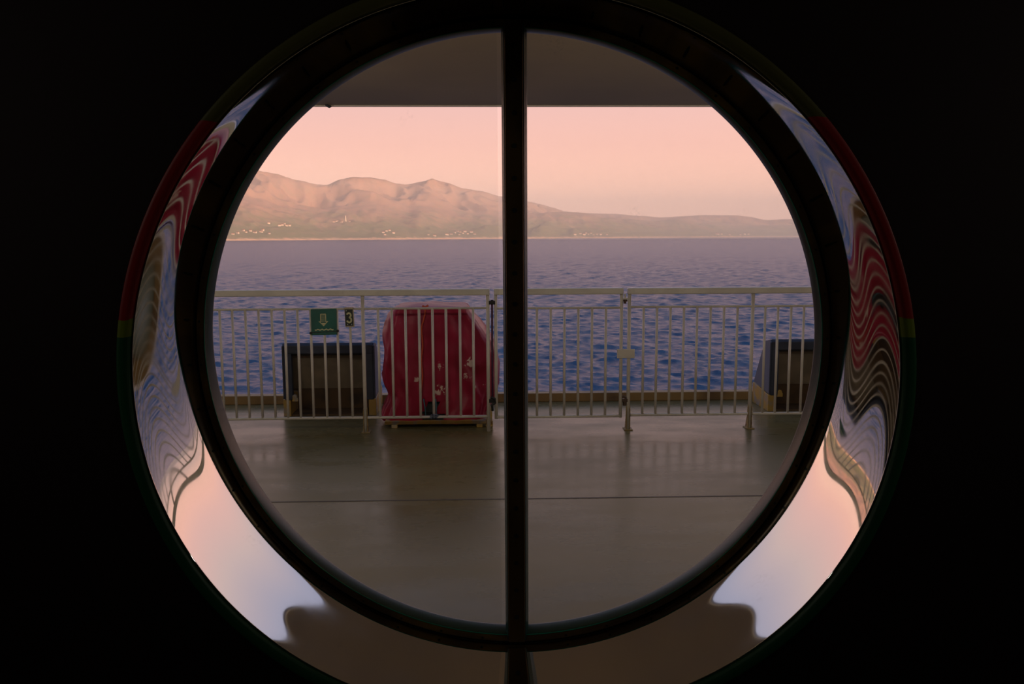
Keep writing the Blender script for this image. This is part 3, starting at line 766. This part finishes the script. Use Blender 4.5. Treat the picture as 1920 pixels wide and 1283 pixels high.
T_mid = [(-400, 380), (300, 366), (430, 372), (470, 379), (520, 392), (570, 402), (620, 407), (660, 404), (700, 409), (740, 419), (765, 411), (785, 405), (815, 407), (850, 417), (900, 421), (950, 412), (985, 402), (1040, 399.5), (1090, 401), (1130, 408), (1180, 413),
         (1230, 416), (1280, 409), (1330, 418), (1380, 426), (1440, 423), (1520, 421), (2200, 430)]
T_low = [(-400, 425), (400, 424), (470, 430), (540, 427), (600, 434), (680, 437), (740, 432), (800, 435), (870, 431), (930, 426), (985, 438), (1000, 430), (1014, 423), (1030, 430), (1050, 438), (1062, 434), (1076, 426), (1092, 434), (1120, 438), (1200, 436), (1300, 437), (1400, 438), (1500, 437), (2200, 438)]
def zat(px, py, dist):
    d = ray(px, py); return HC+d.z/math.hypot(d.x, d.y)*dist
def land(px, u):
    """u: 0 at the shore .. 1 back ridge .. 1.25 behind; returns x,y,z"""
    Ds = interp(T_shore, px)
    depth = Ds*.42
    dist = Ds+depth*u
    ux, uy, _ = hdir(px)
    sh = lambda w: 0 if w <= 0 else (w*w*(3-2*w) if w < 1 else 1)
    def rdg(tb, uc, wf, wb, pw=1.0):
        zr = max(zat(px, interp(tb, px), Ds+depth*uc), SEA+2)-SEA
        if u < uc: k = max(0, 1-(uc-u)/wf)**pw
        else: k = max(0, 1-((u-uc)/wb)**1.5)
        return zr*k
    zb = rdg(T_back, 1.0, 1.0, .4, 1.15)
    zm = rdg(T_mid, .48, .44, .6, .9)
    zl = rdg(T_low, .14, .13, .30, .8)
    z = max(zb, zm, zl)
    # rounded joins
    for q in (zb, zm, zl):
        pass
    x, y = ux*dist, uy*dist
    P = Vector((x, y, 0))
    rg = 1-abs(noise.noise(P*.0022)); rg2 = 1-abs(noise.noise(P*.0065+Vector((3, 7, 1))))
    amp = z*.34
    keep = min(1, abs(u-1)*5)*min(1, abs(u-.48)*6+.25)
    z += amp*keep*((rg-.75)*1.6+(rg2-.75)*.8)
    z += keep*((1-abs(noise.noise(P*.014)))-.7)*26*min(1, z/90) + noise.noise(P*.04)*4*min(1, z/60)
    cl = 9*min(1, u/.012)*(0.7+.6*noise.noise(Vector((px*.05, 3, 0))))
    z = max(z, cl) if u > 0 else 0
    return x, y, SEA+z
bm = B(); rows = []
us = [0, .002, .006, .012]+[.02+.012*i for i in range(83)]+[1.03, 1.07, 1.12, 1.2, 1.3, 1.4]
pxs = [-400+6*i for i in range(117)]+[300+3*i for i in range(434)]+[1600+8*i for i in range(76)]
pxs = sorted(set(pxs))
for u in us:
    rows.append([bm.verts.new(Vector(land(p, u)) if u > 0 else Vector(land(p, .0001)[:2]+(SEA-3,))) for p in pxs])
for a_, b_ in zip(rows, rows[1:]):
    for k in range(len(pxs)-1): bm.faces.new((a_[k], a_[k+1], b_[k+1], b_[k]))
coast = obj('mountain_coast', bm, M['land'], None, True); coast.data.flip_normals() if coast.data.polygons[500].normal.z < 0 else None
tag(coast, 'hazy mountainous coast across the sea with scrub slopes and pale cliffs', 'mountains')

def ground(px, py):
    best = None
    for i in range(1, 400):
        u = .004+i*.0024; p = Vector(land(px, u)); d = p-Vector((0, 0, HC))
        q = CY-F*(d.dot(CU)/d.dot(fw))
        e_ = abs(q-py)
        if best is None or e_ < best[0]: best = (e_, p)
        if q < py-1: break
    return best[1]
def house_mesh():
    bm = B(); box(bm, -6, 6, -4, 4, -1.5, 5.5); return bm
def roof_mesh():
    bm = B(); prism(bm, [(-4.6, 5.5), (4.6, 5.5), (0, 8.6)], 'x', -6.5, 6.5); return bm
proto = empty('house'); hw_o = obj('walls', house_mesh(), M['house'], proto); hr_o = obj('roof', roof_mesh(), M['roof'], proto)
used = [False]
def place_house(px, py, label, group, sc=1.0):
    p = ground(px, py)
    if not used[0]: o = proto; used[0] = True
    else:
        o = proto.copy(); COL.objects.link(o)
        for ch in (hw_o, hr_o):
            c_ = ch.copy(); COL.objects.link(c_); c_.parent = o
    o.location = p; o.rotation_euler = (0, 0, random.uniform(-.5, .5)); s_ = sc*random.uniform(.8, 1.15); o.scale = (s_*random.uniform(.8, 1.5), s_, s_)
    tag(o, label, 'house', group)
clusters = [
 ('pale house near the water at the far left end of the coast', 'far left shore houses', [(437, 440), (446, 438), (457, 433), (462, 436), (470, 434), (478, 437), (490, 436), (493, 433), (505, 439)], 1.0),
 ('pale building in the hillside hamlet above the left shore', 'hillside hamlet buildings', [(525, 424), (530, 423), (534, 421), (538, 424), (544, 424), (505, 420)], 1.1),
 ('pale house on the slope beside the tall white tower', 'houses by the tower', [(627, 417), (633, 416), (641, 417), (656, 417)], .9),
 ('pale house on the shore below the small dark central hill', 'central shore houses', [(719, 437), (725, 434), (731, 433), (738, 438), (722, 441)], 1.0),
 ('pale house in the shore village left of the window bar', 'shore village left of the bar', [(838, 441), (846, 440), (853, 437), (858, 434), (863, 436), (868, 438), (872, 435), (877, 439), (884, 436), (861, 441), (890, 440), (803, 441), (815, 443)], 1.05),
 ('pale house in the shore village right of the window bar', 'shore village right of the bar', [(1078, 441), (1088, 439), (1095, 441), (1099, 438), (1103, 440), (1108, 438), (1113, 441), (1119, 440), (1126, 441), (1138, 441)], 1.25),
 ('tiny pale house on the far right stretch of shore', 'far right shore houses', [(1345, 440), (1353, 440), (1368, 441), (1388, 441), (1396, 440), (1403, 440)], 1.6)]
for lb, gp, L, sc in clusters:
    for (px, py) in L: place_house(px, py, lb, gp, sc)
p = ground(649, 416)
tw = empty('tower', p); bm = B(); tube(bm, [(0, 0, -5), (0, 0, 8), (0, 0, 30)], [5.5, 4.2, 3.0], 12); obj('shaft', bm, M['house'], tw)
bm = B(); tube(bm, [(0, 0, 30), (0, 0, 31.5)], 4.2, 12); tube(bm, [(0, 0, 31.5), (0, 0, 36)], [2.2, 1.6], 10); obj('lantern', bm, M['house'], tw)
tag(tw, 'slender pale tower standing alone on the green slope', 'tower')

# evening haze lying over the strait and the coast
bm = B(); box(bm, -14000, 14000, 2700, 9000, SEA+1, 380)
mh = bpy.data.materials.new('sea_haze'); mh.use_nodes = True; n = mh.node_tree.nodes; n.clear()
out = n.new('ShaderNodeOutputMaterial'); vs = n.new('ShaderNodeVolumeScatter'); vs.inputs['Color'].default_value = (1, .93, .88, 1); vs.inputs['Density'].default_value = 2.1e-4; vs.inputs['Anisotropy'].default_value = -.25
mh.node_tree.links.new(vs.outputs[0], out.inputs['Volume'])
hz = obj('haze', bm, mh); tag(hz, kind='structure')

# ------------------------------------------------------------------ added fill lights, out of view

def lamp(name, loc, size, energy, col, rot, label, cat, mesh_fn):
    e_ = empty(name, loc); tag(e_, label, cat); mesh_fn(e_)
    ld = bpy.data.lights.new(name+'_light', 'AREA'); ld.shape = 'RECTANGLE'; ld.size = size[0]; ld.size_y = size[1]; ld.energy = energy; ld.color = col
    lo = bpy.data.objects.new('lamp_light', ld); COL.objects.link(lo); lo.parent = e_; lo.rotation_euler = rot; return e_, lo
mem = bpy.data.materials.new('fill_glow'); mem.use_nodes = True; b_ = mem.node_tree.nodes['Principled BSDF']; b_.inputs['Emission Color'].default_value = (1, .86, .62, 1); b_.inputs['Emission Strength'].default_value = 1.5
# two unseen strip lights added on the outer wall to brighten the rails
for x_ in (-1.9, 1.9):
    def fn(e_):
        bm = B(); box(bm, -.62, .62, -.02, .03, -.07, .07); obj('fill_body', bm, M['hull'], e_, bevel=.006)
        bm = B(); box(bm, -.58, .58, .03, .07, -.045, .045); obj('fill_diffuser', bm, mem, e_, bevel=.012)
    e_, lo = lamp('rail_fill_strip', (x_, wall_y(x_, 2.03)+.03, 2.03), (1.1, .08), 12, (1, .90, .76), (rad(68), 0, 0), '%s strip lamp added unseen on the outer wall above the round window' % ('left' if x_ < 0 else 'right'), 'lamp', fn)
    lo.location = (0, .085, 0); e_.rotation_euler = (0, 0, -KAP)
# two dim unseen cabin lights added to lift the trim and window frame
for x_, y_, sd_ in ((-2.46, 1.0, -1), (2.46, 1.0, 1)):
    def fn(e_):
        bm = B(); tube(bm, [(0, 0, 0), (-sd_*.03, 0, 0)], .07, 20); obj('fill_body', bm, M['hull'], e_)
        bm = B(); tube(bm, [(-sd_*.03, 0, 0), (-sd_*.055, 0, 0)], [.06, .045], 20); obj('fill_diffuser', bm, mem, e_)
    e_, lo = lamp('cabin_fill', (x_, y_, 1.75), (.08, .08), 2.6, (1, .93, .8), (0, rad(90)*sd_, 0), 'small round dim fill light added unseen on the %s cabin wall' % ('left' if x_ < 0 else 'right'), 'lamp', fn)
    lo.location = (-sd_*.07, 0, 0)
